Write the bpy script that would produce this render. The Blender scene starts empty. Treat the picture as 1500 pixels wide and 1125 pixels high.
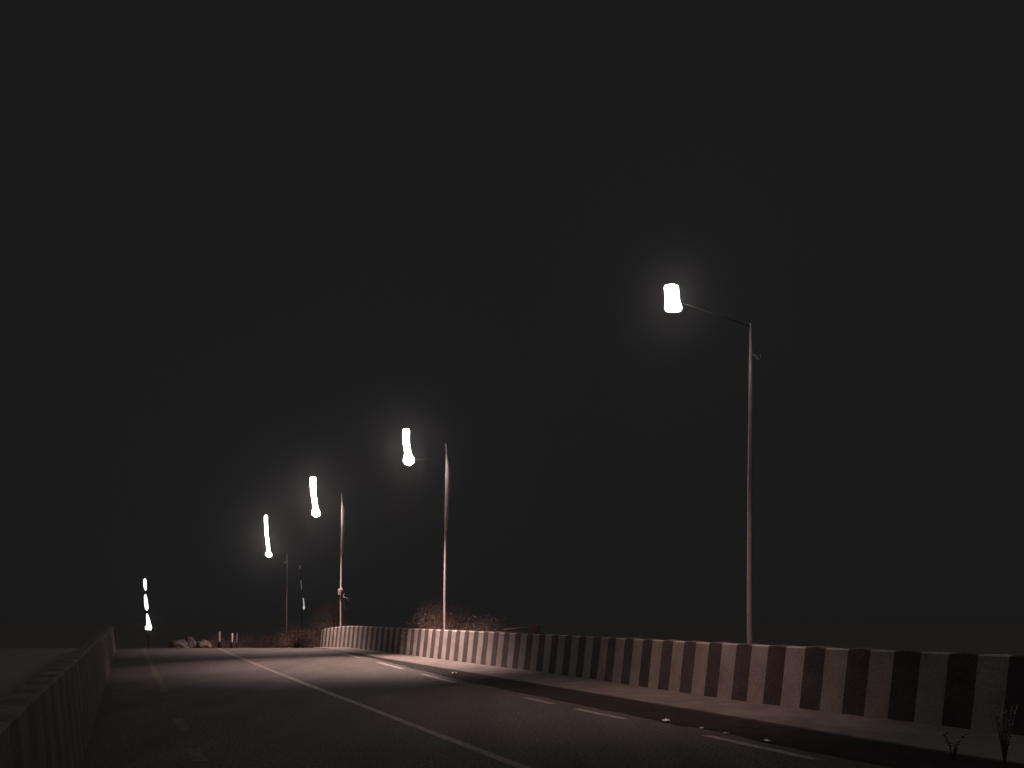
import bpy, bmesh, math, random
from mathutils import Vector, noise

random.seed(7)
sc = bpy.context.scene
C = sc.collection
F = 1130.0            # focal length of the photograph in its own pixels (1500 wide)
EYE = 1.5


# ------------------------------------------------------------------ helpers
def ground_z(x, y):
    """Deck is level, then falls away past the crest."""
    t = max(0.0, y - 34.0)
    if t < 20:
        z = -0.0092 * t * t
    else:
        z = -3.68 - 0.368 * (t - 20) * math.exp(-(t - 20) / 30.0)
    return z


def new_mat(name):
    m = bpy.data.materials.new(name)
    m.use_nodes = True
    nt = m.node_tree
    return m, nt, nt.nodes['Principled BSDF']


def surf(name, c1, c2, scale=6.0, rough=0.7, metal=0.0, bump=0.0, bscale=60.0, spec=0.5,
         fine=None, stretch=None):
    """Two-tone noise material, optional fine grain and bump."""
    m, nt, b = new_mat(name)
    N, L = nt.nodes, nt.links
    tc = N.new('ShaderNodeTexCoord')
    src = tc.outputs['Object']
    if stretch:
        mp = N.new('ShaderNodeMapping')
        mp.inputs['Rotation'].default_value = (0, 0, stretch[0])
        mp.inputs['Scale'].default_value = stretch[1]
        L.new(src, mp.inputs['Vector'])
        big = mp.outputs['Vector']
    else:
        big = src
    n1 = N.new('ShaderNodeTexNoise')
    n1.inputs['Scale'].default_value = scale
    n1.inputs['Detail'].default_value = 6
    n1.inputs['Roughness'].default_value = 0.65
    L.new(big, n1.inputs['Vector'])
    r = N.new('ShaderNodeValToRGB')
    r.color_ramp.elements[0].position = 0.32
    r.color_ramp.elements[1].position = 0.68
    r.color_ramp.elements[0].color = (*c1, 1)
    r.color_ramp.elements[1].color = (*c2, 1)
    L.new(n1.outputs['Fac'], r.inputs['Fac'])
    out = r.outputs['Color']
    if fine:
        n2 = N.new('ShaderNodeTexNoise')
        n2.inputs['Scale'].default_value = fine[0]
        n2.inputs['Detail'].default_value = 3
        L.new(src, n2.inputs['Vector'])
        mr = N.new('ShaderNodeMapRange')
        mr.inputs['From Min'].default_value = 0.3
        mr.inputs['From Max'].default_value = 0.7
        mr.inputs['To Min'].default_value = 1 - fine[1]
        mr.inputs['To Max'].default_value = 1 + fine[1]
        L.new(n2.outputs['Fac'], mr.inputs['Value'])
        mx = N.new('ShaderNodeMix')
        mx.data_type = 'RGBA'
        mx.blend_type = 'MULTIPLY'
        mx.inputs['Factor'].default_value = 1
        L.new(out, mx.inputs['A'])
        L.new(mr.outputs['Result'], mx.inputs['B'])
        out = mx.outputs['Result']
    L.new(out, b.inputs['Base Color'])
    b.inputs['Roughness'].default_value = rough
    b.inputs['Metallic'].default_value = metal
    b.inputs['Specular IOR Level'].default_value = spec
    if bump:
        n3 = N.new('ShaderNodeTexNoise')
        n3.inputs['Scale'].default_value = bscale
        n3.inputs['Detail'].default_value = 4
        L.new(src, n3.inputs['Vector'])
        bp = N.new('ShaderNodeBump')
        bp.inputs['Strength'].default_value = bump
        bp.inputs['Distance'].default_value = 0.02
        L.new(n3.outputs['Fac'], bp.inputs['Height'])
        L.new(bp.outputs['Normal'], b.inputs['Normal'])
    return m


def glow(name, col, strength):
    m, nt, b = new_mat(name)
    b.inputs['Base Color'].default_value = (0.8, 0.8, 0.8, 1)
    b.inputs['Emission Color'].default_value = (*col, 1)
    b.inputs['Emission Strength'].default_value = strength
    return m


def obj(name, bm, mats, parent=None, smooth=False):
    me = bpy.data.meshes.new(name)
    bmesh.ops.recalc_face_normals(bm, faces=bm.faces)
    if smooth:
        for f in bm.faces:
            f.smooth = True
    bm.to_mesh(me)
    bm.free()
    for m in (mats if isinstance(mats, (list, tuple)) else [mats]):
        me.materials.append(m)
    o = bpy.data.objects.new(name, me)
    C.objects.link(o)
    if parent:
        o.parent = parent
    return o


def tag(o, label, cat, group=None):
    o['label'] = label
    o['category'] = cat
    if group:
        o['group'] = group
    return o


def thing(name, label, cat, loc, group=None):
    o = bpy.data.objects.new(name, None)
    o.empty_display_size = 0.2
    C.objects.link(o)
    o.location = loc
    return tag(o, label, cat, group)


def structure(name, bm, m, smooth=False):
    o = obj(name, bm, m, None, smooth)
    o['kind'] = 'structure'
    return o


def tube(bm, pts, rads, seg=16, cap=True):
    """Tapered tube through pts."""
    pts = [Vector(p) for p in pts]
    rings = []
    up = Vector((0, 0, 1))
    for i, p in enumerate(pts):
        if i == 0:
            d = pts[1] - p
        elif i == len(pts) - 1:
            d = p - pts[i - 1]
        else:
            d = pts[i + 1] - pts[i - 1]
        d.normalize()
        a = d.cross(Vector((0, 1, 0)) if abs(d.z) > 0.8 else up).normalized()
        b = d.cross(a).normalized()
        rings.append([bm.verts.new(p + rads[i] * (math.cos(2 * math.pi * k / seg) * a +
                                                  math.sin(2 * math.pi * k / seg) * b))
                      for k in range(seg)])
    for r0, r1 in zip(rings, rings[1:]):
        for k in range(seg):
            bm.faces.new((r0[k], r0[(k + 1) % seg], r1[(k + 1) % seg], r1[k]))
    if cap:
        bm.faces.new(rings[0])
        bm.faces.new(rings[-1])


def box(bm, c, s, rz=0.0):
    co, si = math.cos(rz), math.sin(rz)
    vs = []
    for dz in (-1, 1):
        for dx, dy in ((-1, -1), (1, -1), (1, 1), (-1, 1)):
            x, y = dx * s[0] / 2, dy * s[1] / 2
            vs.append(bm.verts.new((c[0] + x * co - y * si, c[1] + x * si + y * co, c[2] + dz * s[2] / 2)))
    for f in ((0, 3, 2, 1), (4, 5, 6, 7), (0, 1, 5, 4), (1, 2, 6, 5), (2, 3, 7, 6), (3, 0, 4, 7)):
        bm.faces.new([vs[i] for i in f])


def bevelled_box(c, s, rz=0.0, w=0.01):
    bm = bmesh.new()
    box(bm, c, s, rz)
    bmesh.ops.bevel(bm, geom=bm.edges[:], offset=w, segments=2, affect='EDGES', profile=0.5)
    return bm


# ------------------------------------------------------------------ plan of the place
# lines run away from the camera to the left:  X = a - k*Y
def left_wall_x(y):
    return -0.45 - 0.5 * y


def right_wall_x(y):
    return 11.4 - 0.45 * math.exp(-((y - 13) / 4.0) ** 2) - 0.54 * y


def walk_edge_x(y):
    return 9.22 + 0.04 * max(0, min(y, 40) - 9) - 0.54 * y


def right_line_x(y):
    pts = [(-8, 11.2), (8, 3.15), (9.58, 2.42), (12.2, 1.08), (17.66, -1.5), (25.7, -4.75), (35, -8.75), (60, -20.5)]
    for (y0, x0), (y1, x1) in zip(pts, pts[1:]):
        if y <= y1:
            return x0 + (x1 - x0) * (y - y0) / (y1 - y0)
    return pts[-1][1]


def left_line_x(y):
    return 0.75 - 0.5 * y


def centre_line_x(y):
    return 3.9 - 0.5 * y + 0.0006 * max(0, y - 14) ** 2


# ------------------------------------------------------------------ materials
M = {}
M['ground'] = surf('dry_earth', (0.14, 0.128, 0.12), (0.2, 0.184, 0.172), 3, 0.95, bump=0.6, bscale=20, spec=0.1)
M['asphalt'] = surf('worn_asphalt', (0.062, 0.054, 0.052), (0.105, 0.092, 0.088), 0.7, 0.85, bump=0.8, bscale=90, spec=0.22,
                    fine=(28, 0.75), stretch=(0.5, (1.6, 0.4, 1)))
M['gutter'] = surf('grimy_gutter', (0.02, 0.018, 0.017), (0.04, 0.035, 0.033), 2.5, 0.95, bump=0.9, bscale=70, spec=0.08,
                   fine=(60, 0.4))
M['concrete'] = surf('footway_concrete', (0.10, 0.086, 0.08), (0.19, 0.16, 0.148), 1.6, 0.85, bump=0.5, bscale=60,
                     fine=(60, 0.25), spec=0.25)
M['line_white'] = surf('worn_line_paint', (0.12, 0.105, 0.095), (0.32, 0.285, 0.26), 9, 0.7, bump=0.4, bscale=90, fine=(45, 0.4))
M['line_yellow'] = surf('worn_yellow_paint', (0.085, 0.067, 0.055), (0.19, 0.148, 0.117), 4, 0.7, bump=0.4, bscale=90, fine=(45, 0.45))
M['line_ghost'] = surf('worn_out_line_paint', (0.065, 0.056, 0.05), (0.15, 0.122, 0.1), 7, 0.8, bump=0.4, bscale=90, fine=(30, 0.5), spec=0.2)
M['paint_pale'] = surf('pale_barrier_paint', (0.34, 0.3, 0.28), (0.56, 0.505, 0.48), 1.7, 0.75, bump=0.2, bscale=30,
                       fine=(26, 0.14), spec=0.25)
M['paint_dark'] = surf('dark_barrier_paint', (0.09, 0.077, 0.074), (0.155, 0.132, 0.128), 2.2, 0.7, bump=0.35, bscale=35,
                       fine=(30, 0.2), spec=0.25)
M['dimmed_pale'] = surf('dimmed_pale_paint', (0.12, 0.105, 0.1), (0.2, 0.176, 0.166), 2.2, 0.85, bump=0.35, bscale=35, fine=(30, 0.2), spec=0.1)  # left barrier's low-contrast paint, darkened to put its dimness into the colour
M['dimmed_dark'] = surf('dimmed_dark_paint', (0.09, 0.078, 0.074), (0.14, 0.12, 0.113), 2.2, 0.85, bump=0.35, bscale=35, fine=(30, 0.2), spec=0.1)  # dark stripes of the same dimmed copy
M['pole'] = surf('galvanised_pole', (0.48, 0.41, 0.4), (0.62, 0.545, 0.535), 5, 0.36, 0.1, fine=(40, 0.15))
M['pole_smear'] = surf('pale_lit_smear', (0.6, 0.49, 0.48), (0.78, 0.66, 0.65), 6, 0.45, 0.1, fine=(40, 0.2))  # lamp light on the smeared upper pole, put into a paler colour
M['arm'] = surf('dark_arm_steel', (0.022, 0.022, 0.022), (0.03, 0.03, 0.03), 6, 0.7, spec=0.2)
M['box'] = surf('grey_box_paint', (0.33, 0.32, 0.31), (0.46, 0.44, 0.43), 8, 0.5)
M['tag'] = surf('pale_plate', (0.6, 0.57, 0.55), (0.75, 0.72, 0.7), 8, 0.4)
M['rust'] = surf('rusty_red_steel', (0.3, 0.06, 0.03), (0.6, 0.16, 0.08), 22, 0.7, fine=(60, 0.3))
M['twig'] = surf('dry_twig', (0.10, 0.07, 0.05), (0.17, 0.12, 0.09), 10, 0.9, spec=0.1)
M['leaf_a'] = surf('dry_leaf_brown', (0.19, 0.128, 0.104), (0.38, 0.27, 0.225), 3, 0.85, spec=0.15)
M['leaf_b'] = surf('weed_leaf', (0.22, 0.22, 0.2), (0.36, 0.355, 0.33), 6, 0.5, spec=0.4)
M['rock'] = surf('pale_rock', (0.08, 0.067, 0.06), (0.15, 0.126, 0.115), 3, 0.9, bump=0.8, bscale=9)
M['post'] = surf('white_post_paint', (0.42, 0.39, 0.37), (0.58, 0.55, 0.53), 8, 0.5)
M['paper'] = surf('white_paper', (0.6, 0.58, 0.56), (0.8, 0.78, 0.76), 9, 0.8)
M['tar'] = surf('black_tar', (0.012, 0.011, 0.011), (0.02, 0.018, 0.017), 5, 0.8, bump=0.6, bscale=40, spec=0.2)
M['oldpost'] = surf('old_dark_concrete', (0.18, 0.155, 0.148), (0.27, 0.24, 0.23), 3, 0.9, bump=0.5, bscale=25, spec=0.1)


# ------------------------------------------------------------------ setting
def strip(name, y0, y1, step, xl, xr, dz, m, cols=2, ragged=0.0, seed=0.0):
    bm = bmesh.new()
    n = max(1, int(math.ceil((y1 - y0) / step)))
    rows = []
    for i in range(n + 1):
        y = y0 + (y1 - y0) * i / n
        a, b = xl(y), xr(y)
        if ragged:
            a += ragged * noise.noise((y * 3.1, seed, 0.3))
            b += ragged * noise.noise((y * 3.1, seed + 9, 0.3))
        rows.append([bm.verts.new((a + (b - a) * j / cols, y, ground_z(a + (b - a) * j / cols, y) + dz))
                     for j in range(cols + 1)])
    for r0, r1 in zip(rows, rows[1:]):
        for j in range(cols):
            bm.faces.new((r0[j], r0[j + 1], r1[j + 1], r1[j]))
    return structure(name, bm, m)


# the ground: one sheet out to the horizon
bm = bmesh.new()
ys = [-60, -40, -20, 0, 10, 20, 28, 32] + [33 + i for i in range(0, 32)] + [68, 74, 82, 95, 115, 150, 220, 350, 500]
xs = [-320, -260, -200, -120, -80, -60, -45, -35, -28, -20, -14, -8, -2, 5, 12, 20, 40, 80, 160, 240, 320]
grid = [[bm.verts.new((x, y, ground_z(x, y) - 0.02)) for x in xs] for y in ys]
for i in range(len(ys) - 1):
    for j in range(len(xs) - 1):
        bm.faces.new((grid[i][j], grid[i][j + 1], grid[i + 1][j + 1], grid[i + 1][j]))
structure('ground', bm, M['ground'], True)

strip('road', -8, 90, 1.0, lambda y: left_wall_x(y) - 0.1, lambda y: right_wall_x(y) + 0.1, 0.0, M['asphalt'], cols=6)
strip('gutter', -6, 38, 0.25, lambda y: right_line_x(y) + 0.35, lambda y: walk_edge_x(y) + 0.05, 0.004, M['gutter'], cols=2, ragged=0.12, seed=2.0)

# raised footway with its kerb face
bm = bmesh.new()
y0, y1, n = -6.0, 36.6, 90
prev = None
for i in range(n + 1):
    y = y0 + (y1 - y0) * i / n
    xe, xw = walk_edge_x(y), right_wall_x(y) + 0.02
    z = ground_z(0, y)
    h = 0.035 + 0.004 * noise.noise((y * 1.3, 4, 0))
    row = [bm.verts.new(v) for v in ((xe, y, z), (xe + 0.01, y, z + h - 0.012), (xe + 0.05, y, z + h), (xw, y, z + h + 0.01))]
    if prev:
        for k in range(3):
            bm.faces.new((prev[k], prev[k + 1], row[k + 1], row[k]))
    prev = row
bm.faces.new((prev[0], prev[1], prev[2], prev[3], bm.verts.new((prev[3].co.x, prev[3].co.y, prev[3].co.z - 0.12))))
structure('pavement', bm, M['concrete'])


def line(name, fx, y0, y1, w, m, seed):
    return strip(name, y0, y1, 0.3, lambda y: fx(y) - w / 2, lambda y: fx(y) + w / 2, 0.004, m, cols=1, ragged=0.025, seed=seed)


line('centre_line', centre_line_x, 4.5, 60, 0.14, M['line_yellow'], 1.0)
for i, (a, b) in enumerate([(14.9, 40.0), (10.0, 11.2), (7.9, 8.7), (4.0, 6.0)]):
    line('edge_line', left_line_x, a, b, 0.17, M['line_ghost'], 3.0 + i)
for i, (a, b) in enumerate([(8.0, 9.6), (11.1, 12.3), (13.0, 14.0), (17.2, 19.6), (21.5, 24.5), (27.0, 30.0)]):
    line('edge_line', right_line_x, a, b, 0.14, M['line_white'], 13.0 + i)

# tar patches on the lit stretch of road
for (px, py, w, h) in [(626, 995, 0.11, 0.2), (641, 999, 0.16, 0.13), (655, 1003.5, 0.2, 0.17), (612, 992, 0.05, 0.1), (633, 1004, 0.06, 0.08)]:
    y = EYE * F / (py - 901)
    x = (px - 750) / F * y
    bm = bmesh.new()
    vs = []
    for k in range(20):
        a = 2 * math.pi * k / 20
        r = 1 + 0.45 * noise.noise((math.cos(a) * 1.6 + px, math.sin(a) * 1.6, py))
        vs.append(bm.verts.new((x + w * r * math.cos(a), y + h * r * math.sin(a), 0.006)))
    bm.faces.new(vs)
    structure('road_patch', bm, M['tar'])


# ------------------------------------------------------------------ striped concrete barriers
def barrier(name, label, fx, side, y_far, y_near, phase, pair, h, group, paints):
    """side=+1: the face is on the -X side (right barrier); -1: on the +X side."""
    bm = bmesh.new()
    y = phase
    b = []
    pitch = lambda v: pair * (1.0 if v < 17 else 0.92)
    while y < y_far:
        y += pitch(y)
    # list of (y, is_pale) boundaries from far to near
    while y > y_near - pair:
        p = pitch(y) * (1 + 0.015 * noise.noise((y * 3.3, 2.0, side)))
        b.append((y, True))
        b.append((y - p * (0.5 + 0.04 * noise.noise((y * 5.1, 7.0, side))), False))
        y -= p
    prev = None
    sub = 4
    for (ya, pale), (yb, _) in zip(b, b[1:]):
        if ya > y_far:
            ya = y_far
        if yb >= ya:
            continue
        jit = 0.012 * noise.noise((ya * 7.7, 1.0, side))
        for s in range(sub):
            cols = []
            for t in (s / sub, (s + 1) / sub):
                yy = ya + (yb - ya) * t
                arch = 0.0 if pale else (0.022 if side > 0 else 0.006) * math.sin(math.pi * t)
                top = h + arch + (jit * math.sin(math.pi * t)) + 0.008 * noise.noise((yy * 0.8, 5, side))
                z = ground_z(0, yy)
                x = fx(yy)
                prof = [(-0.012, -0.1), (0.0, 0.02), (0.05, 0.48), (0.1, top - 0.02), (0.115, top), (0.28, top), (0.30, top - 0.03), (0.34, -0.1)]
                cols.append([(x + side * p * 1.0, yy, z + q) for p, q in prof])
            ring0 = [bm.verts.new(c) for c in cols[0]] if prev is None else prev
            ring1 = [bm.verts.new(c) for c in cols[1]]
            for q in range(7):
                f = bm.faces.new((ring0[q], ring0[q + 1], ring1[q + 1], ring1[q]))
                f.material_index = 0 if pale else 1
            if prev is None:
                bm.faces.new(ring0)
            prev = ring1
    bm.faces.new(prev)
    o = obj(name, bm, [M[p] for p in paints])
    return tag(o, label, 'barrier', group)


barrier('concrete_barrier', 'long concrete barrier with pale and dark upright stripes beside the footway under the street lamps',
        right_wall_x, 1, 39.2, -5.0, 12.93, 0.63, 1.0, 'striped roadside barriers', ('paint_pale', 'paint_dark'))
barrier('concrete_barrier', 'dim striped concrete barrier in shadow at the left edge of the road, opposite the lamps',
        left_wall_x, -1, 32.4, -5.0, 12.0, 0.65, 1.0, 'striped roadside barriers', ('dimmed_pale', 'dimmed_dark'))


# ------------------------------------------------------------------ street lamps
UX, UY = -0.88, -0.475       # from a pole towards the road


def streak_profile(kind, H, r_top, r_neck, r_bulb):  # outline follows the upright streak of the shaken light
    """(height fraction, radius) going up."""
    if kind == 'wide':
        return [(0.0, 0.02), (0.01, r_bulb * 0.55), (0.05, r_bulb * 0.85), (0.13, r_bulb), (0.19, r_bulb * 0.98), (0.36, r_neck),
                (0.6, r_neck * 0.98), (0.93, r_top), (0.98, r_top * 0.94), (1.0, r_top * 0.8)]
    b = r_bulb * 2.0 / H
    return [(0.0, 0.02), (0.1 * b, r_bulb * 0.6), (0.28 * b, r_bulb * 0.92), (0.48 * b, r_bulb), (0.72 * b, r_bulb * 0.88),
            (0.98 * b, r_neck * 1.12), (1.25 * b, r_neck), (0.62, r_neck), (0.8, r_top), (0.985, r_top), (1.0, r_top * 0.85)]


def street_lamp(label, base, z_top, L, lens_z, lens_shape, lean, power, emit, r_pole, spot, blend, aim, col, pole_smear, extras=()):
    bx, by, bz = base
    t = thing('street_lamp', label, 'street lamp', base, 'street lamps behind the right barrier')
    H = z_top - bz
    bend = -0.02
    bow = 0.11 if pole_smear else 0.015
    # pole
    bm = bmesh.new()
    tube(bm, [(0, 0, 0), (0, 0, 0.02), (bend * .3, 0, H * 0.3), (bow * 0.25, 0, H * 0.6), (bow * 0.9, 0, H * 0.87), (bow * 0.2, 0, H)],
         [r_pole * 1.05, r_pole, r_pole * 0.95, r_pole * 0.85, r_pole * 0.7, 0.012])
    obj('pole', bm, M['pole'], t, True)
    bm = bevelled_box((0, 0, 0.02), (0.3, 0.3, 0.04), 0.5)
    obj('base_plate', bm, M['pole'], t)
    # sleeve added round the upper shaft for the pole's shake smear
    s0, s1 = H * 0.6, H * 0.95
    rs = r_pole * 1.12
    bm = bmesh.new()
    pts, rr = [], []
    for k in range(9):
        f = k / 8
        pts.append((bow * [0.25, 0.4, 0.55, 0.7, 0.83, 0.95, 1.0, 0.8, 0.35][k], 0, s0 + (s1 - s0) * f))
        rr.append(rs * [0.92, 1.03, 1.18, 1.36, 1.56, 1.75, 1.8, 1.2, 0.25][k] + 0.004)
    tube(bm, pts, rr)
    if pole_smear:
        obj('pole_smear', bm, M['pole_smear'], t, True)
    else:
        bm.free()
    # arm
    lx, ly = UX * L, UY * L
    lb, lt = lens_z[0] - bz, lens_z[1] - bz
    za = lb + min(0.25, 0.55 * (lt - lb))
    bm = bmesh.new()
    hz = min(H - 0.06, za)
    tube(bm, [(0, 0, hz), (lx * 0.1, ly * 0.1, hz + (za - hz) * 0.1), (lx * 0.98, ly * 0.98 + 0.1, za)],
         [0.009, 0.007, 0.006], 10)
    obj('arm', bm, M['arm'], t, True)
    # lamp head: shell behind the light, lens stretched into the light's shake streak
    kind, r_top, r_neck, r_bulb = lens_shape
    prof = streak_profile(kind, lt - lb, r_top, r_neck, r_bulb)
    cz = lambda f: Vector((lx + lean * f ** 0.8 + 0.02 * math.sin(f * 7) * (0 if kind == 'wide' else 1), ly, lb + (lt - lb) * f))
    bm = bmesh.new()
    rows = []
    for f, r in prof:
        c = cz(f)
        ring = []
        for rad in (r * 1.02, r * 1.02 + 0.02):
            ring.append([bm.verts.new(c + Vector((rad * 0.9 * math.cos(math.pi * k / 10), 0.01 + rad * 0.6 * math.sin(math.pi * k / 10), 0))) for k in range(1, 10)])
        rows.append(ring)
    for (i0, o0), (i1, o1) in zip(rows, rows[1:]):
        for k in range(8):
            bm.faces.new((i0[k], i0[k + 1], i1[k + 1], i1[k]))
            bm.faces.new((o0[k], o0[k + 1], o1[k + 1], o1[k]))
        bm.faces.new((i0[0], i1[0], o1[0], o0[0]))
        bm.faces.new((i0[8], i1[8], o1[8], o0[8]))
    for ring in (rows[0], rows[-1]):
        for k in range(8):
            bm.faces.new((ring[0][k], ring[0][k + 1], ring[1][k + 1], ring[1][k]))
    head = obj('lamp_head', bm, M['arm'], t, True)
    bm = bmesh.new()
    seg = 24
    rings = []
    for f, r in prof:
        c = cz(f)
        rings.append([bm.verts.new(c + Vector((r * math.cos(2 * math.pi * k / seg), r * 0.6 * math.sin(2 * math.pi * k / seg), 0))) for k in range(seg)])
    for r0, r1 in zip(rings, rings[1:]):
        for k in range(seg):
            bm.faces.new((r0[k], r0[(k + 1) % seg], r1[(k + 1) % seg], r1[k]))
    bm.faces.new(rings[0])
    bm.faces.new(rings[-1])
    obj('lens', bm, glow('streak_lens', (1.0, 0.88, 0.86), emit), head, True)
    # the lamp's light
    ld = bpy.data.lights.new('lamp_light', 'SPOT')
    ld.energy = power
    ld.color = col
    ld.spot_size = math.radians(spot)
    ld.spot_blend = blend
    ld.shadow_soft_size = 0.12
    lo = bpy.data.objects.new('lamp_light', ld)
    C.objects.link(lo)
    lo.parent = head
    lo.location = (lx, ly, lb - 0.14)
    lo.rotation_euler = Vector(aim).to_track_quat('-Z', 'Y').to_euler()
    for e in extras:
        e(t)
    return t


HAZE = 0.00042


def hook(t):
    bm = bmesh.new()
    tube(bm, [(0.04, -0.03, 6.22), (0.09, -0.05, 6.2), (0.12, -0.05, 6.13), (0.16, -0.05, 6.14), (0.18, -0.05, 6.22)], [0.01, 0.009, 0.009, 0.008, 0.006], 8)
    obj('hook', bm, M['pole'], t, True)


def junction(t):
    b = obj('junction_box', bevelled_box((-0.03, -0.12, 2.72), (0.15, 0.16, 0.3), 0.0, 0.02), M['box'], t)
    obj('sign_plate', bevelled_box((0.08, -0.16, 2.84), (0.07, 0.03, 0.18), 0.2), M['tag'], t)
    bm = bmesh.new()
    tube(bm, [(0.03, -0.08, 2.55), (0.12, -0.14, 2.5), (0.19, -0.16, 2.62)], [0.02, 0.02, 0.02], 8)
    tube(bm, [(0.12, -0.14, 2.5), (0.2, -0.15, 2.46), (0.3, -0.12, 2.44), (0.38, -0.1, 2.3)], [0.02, 0.022, 0.02, 0.01], 8)
    tube(bm, [(0.05, -0.08, 2.5), (0.16, -0.12, 2.2), (0.2, -0.1, 1.9)], [0.012, 0.012, 0.008], 8)
    obj('bracket', bm, M['box'], t, True)


def small_hook(t):
    bm = bmesh.new()
    tube(bm, [(0, -0.05, 6.55), (-0.12, -0.08, 6.5), (-0.2, -0.08, 6.56)], [0.02, 0.02, 0.015], 8)
    obj('hook', bm, M['pole'], t, True)


P1, P2, P3, P4 = (4.31, 13.96), (-2.27, 26.15), (-8.24, 37.2), (-13.95, 47.8)
street_lamp('tall near street lamp with a short broad white light, apart on the right',
            (P1[0], P1[1], -0.02), 6.78, 1.77, (6.66, 7.10), ("wide", 0.118, 0.12, 0.143), -0.045, 690, 90, 0.055, 80, 0.95, (-0.13, -0.0, -1), (1, 0.62, 0.53), False, [hook])
street_lamp('second nearest street lamp, behind the brightest stretch of striped barrier',
            (P2[0], P2[1], -0.02), 7.31, 1.30, (6.46, 7.64), ('long', 0.105, 0.098, 0.18), -0.10, 6000, 80, 0.05, 90, 0.75, (-0.13, -0.25, -1), (1, 0.69, 0.62), True)
street_lamp('third street lamp, a small box low on its pole, behind the striped barrier',
            (P3[0], P3[1], ground_z(0, P3[1]) - 0.02), 7.39, 1.2, (6.16, 8.04), ('long', 0.125, 0.11, 0.2), -0.17, 4000, 75, 0.055, 100, 0.85, (-0.15, -0.22, -1), (1, 0.69, 0.62), True, [junction])
street_lamp('farthest street lamp, thin dim pole and white light drawn out into a streak beyond the crest',
            (P4[0], P4[1], ground_z(0, P4[1]) - 0.02), 5.26, 1.08, (5.05, 7.6), ('long', 0.085, 0.085, 0.18), -0.2, 1500, 65, 0.03, 112, 1.0, (-0.3, -0.3, -1), (1, 0.66, 0.58), False, [small_hook])


# ------------------------------------------------------------------ far lamps, flicker trails built as stacked lights
def at(px, py, y):
    return Vector(((px - 750) / F * y, y, EYE - (py - 901) / F * y))


def mast(label, y, px_base, lamps, mat_fn, rp):
    base = at(px_base, 901, y)
    gz = ground_z(base.x, y) - 0.02
    t = thing('flicker_mast', label, 'mast light', (base.x, y, gz))
    topv = at(lamps[0][0][0], lamps[0][0][1], y)
    bm = bmesh.new()
    tube(bm, [(0, 0.35, 0), (topv.x - base.x, 0.35, topv.z - gz)], [rp, rp * 0.8], 12)
    obj('mast', bm, M['arm'], t, True)
    for pts, widths, strength in [(l[:-2], l[-2], l[-1]) for l in lamps]:
        bm = bmesh.new()
        vs = [at(px, py, y) - Vector((base.x, y, gz)) for px, py in pts]
        tube(bm, vs, [w / 2 / F * y for w in widths], 16)
        lo = obj('lamp', bm, glow('flicker_trail', (1.0, 0.93, 0.92), strength), t, True)  # one piece of a single lamp's flicker trail, built as its own light
        bm = bmesh.new()
        mid = vs[len(vs) // 2]
        tube(bm, [(mid.x, 0.06, mid.z), (mid.x, 0.32, mid.z)], [0.03, 0.03], 8)
        obj('bracket', bm, M['arm'], t, True)
    return t


mast('far mast on the left with a single lamp drawn out into a flicker trail of three white pieces, the lowest flaring', 62, 216,
     [((212.3, 847.5), (212.2, 850), (212.4, 856), (213, 862), (213.2, 865), (1.5, 4, 4.2, 3.2, 1.2), 3.0),
      ((213, 870.5), (213.1, 874), (214, 884), (215, 891), (215.2, 894), (1.2, 3.6, 4.8, 4.4, 1.8), 3.0),
      ((215.2, 899), (216, 903), (217.2, 910), (218, 916), (217.6, 919), (217.2, 922.5), (1.2, 3.2, 4.8, 6.4, 9.2, 8), 3.5)],
     None, 0.03)
mast('faint distant mast light drawn out into a flicker trail of three glints, right of the farthest lamp pole', 76, 443,
     [((439.2, 828.5), (439.4, 833), (1.4, 1.2), 0.06),
      ((440.8, 850), (441.3, 857), (442, 863.5), (1.3, 1.6, 1.3), 0.10),
      ((443.8, 876), (444.9, 882), (445.3, 887), (445.2, 890), (445, 893), (1.0, 1.5, 1.6, 3.2, 1.6), 0.5)],
     None, 0.03)


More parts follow.
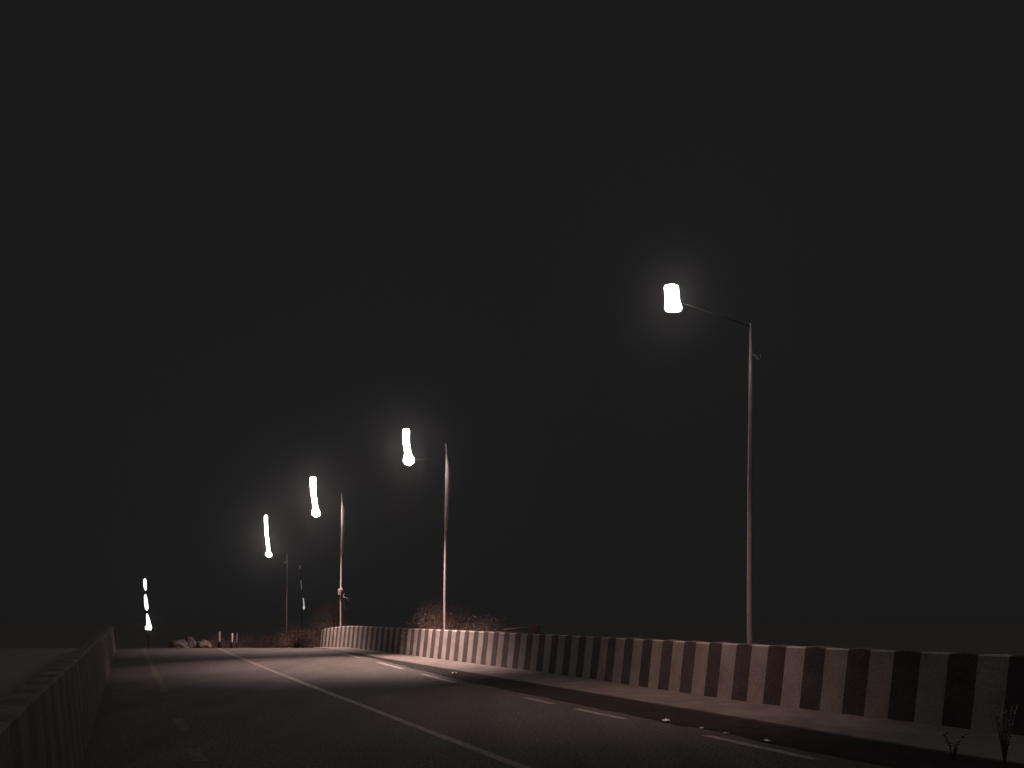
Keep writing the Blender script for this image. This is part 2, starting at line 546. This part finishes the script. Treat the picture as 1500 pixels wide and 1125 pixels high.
# ------------------------------------------------------------------ dry shrubs
def shrub(label, x, y, z0, rx, ry, h, n, size, name='dry_shrub', leaf='leaf_a', group='dry shrubs behind the barrier', peak=0.6):
    t = thing(name, label, 'shrub', (x, y, z0), group)
    bm = bmesh.new()
    tips = []
    for k in range(16):
        a = random.uniform(0, 2 * math.pi)
        rr = random.uniform(0.2, 0.9)
        tip = Vector((rx * rr * math.cos(a), ry * rr * math.sin(a), h * random.uniform(0.55, 0.95) * (1 - peak * rr * 0.6)))
        mid = tip * 0.5 + Vector((random.uniform(-.1, .1), random.uniform(-.1, .1), 0.12 * h))
        tube(bm, [(random.uniform(-.08, .08), random.uniform(-.08, .08), 0), mid, tip], [0.02, 0.013, 0.005], 6)
        tips += [tip, mid]
    obj('stems', bm, M['twig'], t, True)
    bm = bmesh.new()
    cl = []
    for k in range(34):
        a = random.uniform(0, 2 * math.pi)
        rr = math.sqrt(random.random())
        hh = h * random.uniform(0.1, 1.0) * (1 - peak * rr)
        cl.append(Vector((rx * rr * math.cos(a), ry * rr * math.sin(a), hh)))
    cl += tips
    for k in range(n):
        c = random.choice(cl)
        p = c + Vector((random.gauss(0, 0.16 * rx), random.gauss(0, 0.16 * ry), random.gauss(0, 0.10 * h)))
        if p.z < 0.02:
            continue
        d = Vector((random.gauss(0, 1), random.gauss(0, 1), random.gauss(0.3, 0.8))).normalized()
        s = d.cross(Vector((random.gauss(0, 1), random.gauss(0, 1), random.gauss(0, 1)))).normalized()
        l, w = size * random.uniform(0.6, 1.5), size * random.uniform(0.22, 0.45)
        v = [bm.verts.new(q) for q in (p, p + d * l * .5 + s * w, p + d * l, p + d * l * .5 - s * w)]
        bm.faces.new(v)
    obj('foliage', bm, M[leaf], t)
    return t


def behind(y, off=0.9):
    return right_wall_x(y) + off


shrub('brown dry shrub added behind the barrier as its lit blur, at the foot of the second lamp pole', behind(27.6, 1.0), 27.6, -0.02, 1.3, 0.7, 2.3, 20000, 0.022)  # shrubs at the lamp poles are added for the blurred glow above the barrier
shrub('sparse dry shrub added behind the barrier as its lit blur, just right of the second lamp pole', behind(25.2, 1.35), 25.2, -0.02, 1.1, 0.7, 1.65, 12000, 0.022)
shrub('low dry shrub added behind the barrier as its lit blur, left of the second lamp pole', behind(29.6, 1.1), 29.6, -0.02, 1.1, 0.7, 1.6, 12000, 0.022)
shrub('peaked dry shrub added behind the barrier as its lit blur, at the foot of the third lamp pole', behind(39.9, 1.0), 39.9, -0.3, 1.25, 0.9, 3.0, 22000, 0.028, peak=0.75)
shrub('rounded dry shrub past the far end of the striped barrier', -11.4, 40.6, -0.42, 1.4, 1.2, 1.5, 9000, 0.045)
shrub('broad low brush beside the foot of the farthest lamp pole', -13.9, 43.5, -0.85, 1.9, 1.3, 1.5, 10000, 0.045)
shrub('thin low brush at the crest behind the white marker posts', -16.6, 43.8, -0.9, 1.8, 1.3, 1.35, 6000, 0.045)


# ------------------------------------------------------------------ pale rocks at the crest
def rock(label, px, y, w, h, seed):
    x = (px - 750) / F * y
    bm = bmesh.new()
    bmesh.ops.create_icosphere(bm, subdivisions=4, radius=1)
    for v in bm.verts:
        n = noise.noise(v.co * 1.4 + Vector((seed, 0, 0))) * 0.45 + noise.noise(v.co * 3.5 + Vector((0, seed, 0))) * 0.18
        v.co *= 1 + n
        v.co.x *= w / 2
        v.co.y *= w / 2.4
        v.co.z = max(v.co.z, -0.3) * h / 1.2
    o = obj('boulder', bm, M['rock'], None, True)
    o.location = (x, y, ground_z(x, y) + h * 0.2)
    return tag(o, label, 'rock', 'pale rocks at the crest of the road')


rock('low slanting pale boulder, leftmost of three at the crest of the road', 263, 36.6, 1.0, 0.36, 3.0)
rock('upright narrow pale boulder in the middle of three at the crest', 278, 36.8, 0.55, 0.46, 8.0)
rock('rounded low pale boulder, right of the upright one at the crest', 297, 36.9, 0.75, 0.34, 15.0)


def marker(label, px, y, h, r):
    x = (px - 750) / F * y
    t = thing('marker_post', label, 'marker post', (x, y, ground_z(x, y) - 0.02), 'marker posts at the crest')
    bm = bmesh.new()
    tube(bm, [(0, 0, 0), (0.01, 0, h * 0.5), (0.02, 0, h * 0.93), (0.022, 0, h)], [r, r, r * 0.95, r * 0.5], 12)
    obj('post', bm, M['post'], t, True)
    bm = bmesh.new()
    tube(bm, [(0.0, 0, 0.0), (0.008, 0, h * 0.42)], [r * 1.25, r * 1.12], 12)
    obj('base', bm, M['tar'], t, True)
    return t


marker('white marker post standing alone at the crest, the left one of the pair', 321, 37.8, 0.85, 0.05)
marker('white marker post at the crest, beside a smaller dim post', 339.5, 37.4, 0.75, 0.05)
marker('short dim marker post just right of the taller white ones', 346.5, 39.0, 0.85, 0.03)

# ------------------------------------------------------------------ small rusty rail on top of the barrier
yb = 20.3
xb = right_wall_x(yb) + 0.2
t = thing('guard_rail', 'small rusty red rail end and post standing on top of the striped barrier', 'rail', (xb, yb, 1.0))
for k, dx in enumerate((0.0, 0.09)):
    bm = bevelled_box((dx * 1.0, -dx * 0.5, 0.11), (0.035, 0.035, 0.23 - 0.02 * k), 0.3, 0.006)
    obj('post', bm, M['rust'], t)
bm = bmesh.new()
tube(bm, [(0.1, -0.05, 0.19), (-0.3, 0.56, 0.17), (-0.85, 1.58, 0.09)], [0.018, 0.014, 0.012], 8)
tube(bm, [(0.1, -0.05, 0.07), (-0.12, 0.2, 0.12), (0.0, 0.0, 0.2)], [0.012, 0.012, 0.012], 8)
obj('rail', bm, M['rust'], t, True)

# ------------------------------------------------------------------ litter scraps by the footway
for i, (px, py, s, lab) in enumerate([
        (975.5, 1058, 0.085, 'largest white paper scrap in the gutter, between the two near edge line dashes'),
        (666, 987.5, 0.11, 'white paper scrap far along the gutter, in front of the brightest barrier stripes'),
        (1028, 1068.5, 0.04, 'tiny pale scrap near the start of the nearest edge line dash'),
        (1063.5, 1076, 0.05, 'small pale scrap lying just above the nearest edge line dash'),
        (1124.5, 1087.5, 0.055, 'pale crumpled scrap in the gutter, nearest of the litter')]):
    y = EYE * F / (py - 901)
    x = (px - 750) / F * y
    bm = bmesh.new()
    bmesh.ops.create_grid(bm, x_segments=5, y_segments=5, size=s * 0.62)
    for v in bm.verts:
        v.co.z = abs(noise.noise(v.co * (2.2 / s) + Vector((i * 5, 0, 0)))) * s * 0.7 + 0.012
        v.co.x += 0.3 * s * noise.noise(v.co * (1.5 / s) + Vector((0, i * 3, 0)))
    bmesh.ops.solidify(bm, geom=bm.faces[:], thickness=0.002)
    o = obj('paper_scrap', bm, M['paper'], None, True)
    o.location = (x, y, 0.004)
    o.rotation_euler.z = i * 1.3
    tag(o, lab, 'litter', 'litter along the gutter')


# ------------------------------------------------------------------ weeds at the lower right
def weed(label, x, y, h, n, sp):
    t = thing('weed', label, 'plant', (x, y, 0.0), 'weeds by the near footway')
    bm = bmesh.new()
    bl = bmesh.new()
    for k in range(n):
        a = random.uniform(0, 2 * math.pi)
        e = Vector((sp * math.cos(a) * random.random(), sp * math.sin(a) * random.random(), h * random.uniform(0.55, 1)))
        p = [Vector((0, 0, 0)), e * 0.5 + Vector((0, 0, 0.06)), e]
        tube(bm, p, [0.006, 0.005, 0.003], 6)
        for q in range(9):
            f = random.uniform(0.25, 1)
            c = p[1] * (1 - abs(2 * f - 1)) + (e if f > .5 else Vector()) * abs(2 * f - 1)
            d = Vector((random.gauss(0, 1), random.gauss(0, 1), random.gauss(0.4, 0.5))).normalized()
            s = d.cross(Vector((0, 0, 1))).normalized()
            l, w = random.uniform(0.03, 0.06), random.uniform(0.004, 0.008)
            bl.faces.new([bl.verts.new(v) for v in (c, c + d * l * .5 + s * w + Vector((0, 0, .01)), c + d * l, c + d * l * .5 - s * w)])
    obj('stems', bm, M['leaf_b'], t, True)
    obj('leaves', bl, M['leaf_b'], t)
    return t


weed('tall thin weed at the lower right corner by the footway edge', 4.95, 7.75, 0.62, 9, 0.16)
weed('smaller weed left of the tall one by the footway edge', 4.55, 7.95, 0.32, 7, 0.16)

# ------------------------------------------------------------------ light
w = bpy.data.worlds.new('World')
sc.world = w
w.use_nodes = True
nt = w.node_tree
bg = nt.nodes['Background']
SKYL = 0.0103
bg.inputs['Color'].default_value = (1, 1, 1, 1)
bg.inputs['Strength'].default_value = SKYL

sun = bpy.data.lights.new('night_sky_light', 'SUN')
sun.energy = 0.17
sun.angle = math.radians(60)
sun.color = (1.0, 0.98, 0.98)
so = bpy.data.objects.new('night_sky_light', sun)
C.objects.link(so)
so.rotation_euler = Vector((0.0, -0.05, -1.0)).to_track_quat('-Z', 'Y').to_euler()

# ------------------------------------------------------------------ haze added to give the lamps their glare halos
bm = bmesh.new()
box(bm, (0, 220, 0), (680, 600, 24))
hz_m = bpy.data.materials.new('halo_haze')
hz_m.use_nodes = True
hn = hz_m.node_tree
hn.nodes.remove(hn.nodes['Principled BSDF'])
pv = hn.nodes.new('ShaderNodeVolumePrincipled')
pv.inputs['Color'].default_value = (0.95, 0.93, 0.93, 1)
pv.inputs['Density'].default_value = HAZE
pv.inputs['Anisotropy'].default_value = 0.94
hn.links.new(pv.outputs['Volume'], hn.nodes['Material Output'].inputs['Volume'])
hz_o = obj('haze', bm, hz_m)
hz_o['kind'] = 'stuff'

# ------------------------------------------------------------------ camera
cam = bpy.data.cameras.new('camera')
co = bpy.data.objects.new('camera', cam)
C.objects.link(co)
co.location = (0, 0, EYE)
co.rotation_euler = (math.radians(90), 0, 0)
cam.sensor_width = 36
cam.lens = F / 1500 * 36
cam.shift_y = (901 - 562.5) / 1500
cam.clip_end = 3000
sc.camera = co

sc.view_settings.view_transform = 'Standard'
sc.view_settings.look = 'None'
sc.view_settings.exposure = 0
sc.view_settings.gamma = 1
sc.cycles.max_bounces = 6
sc.cycles.use_denoising = True
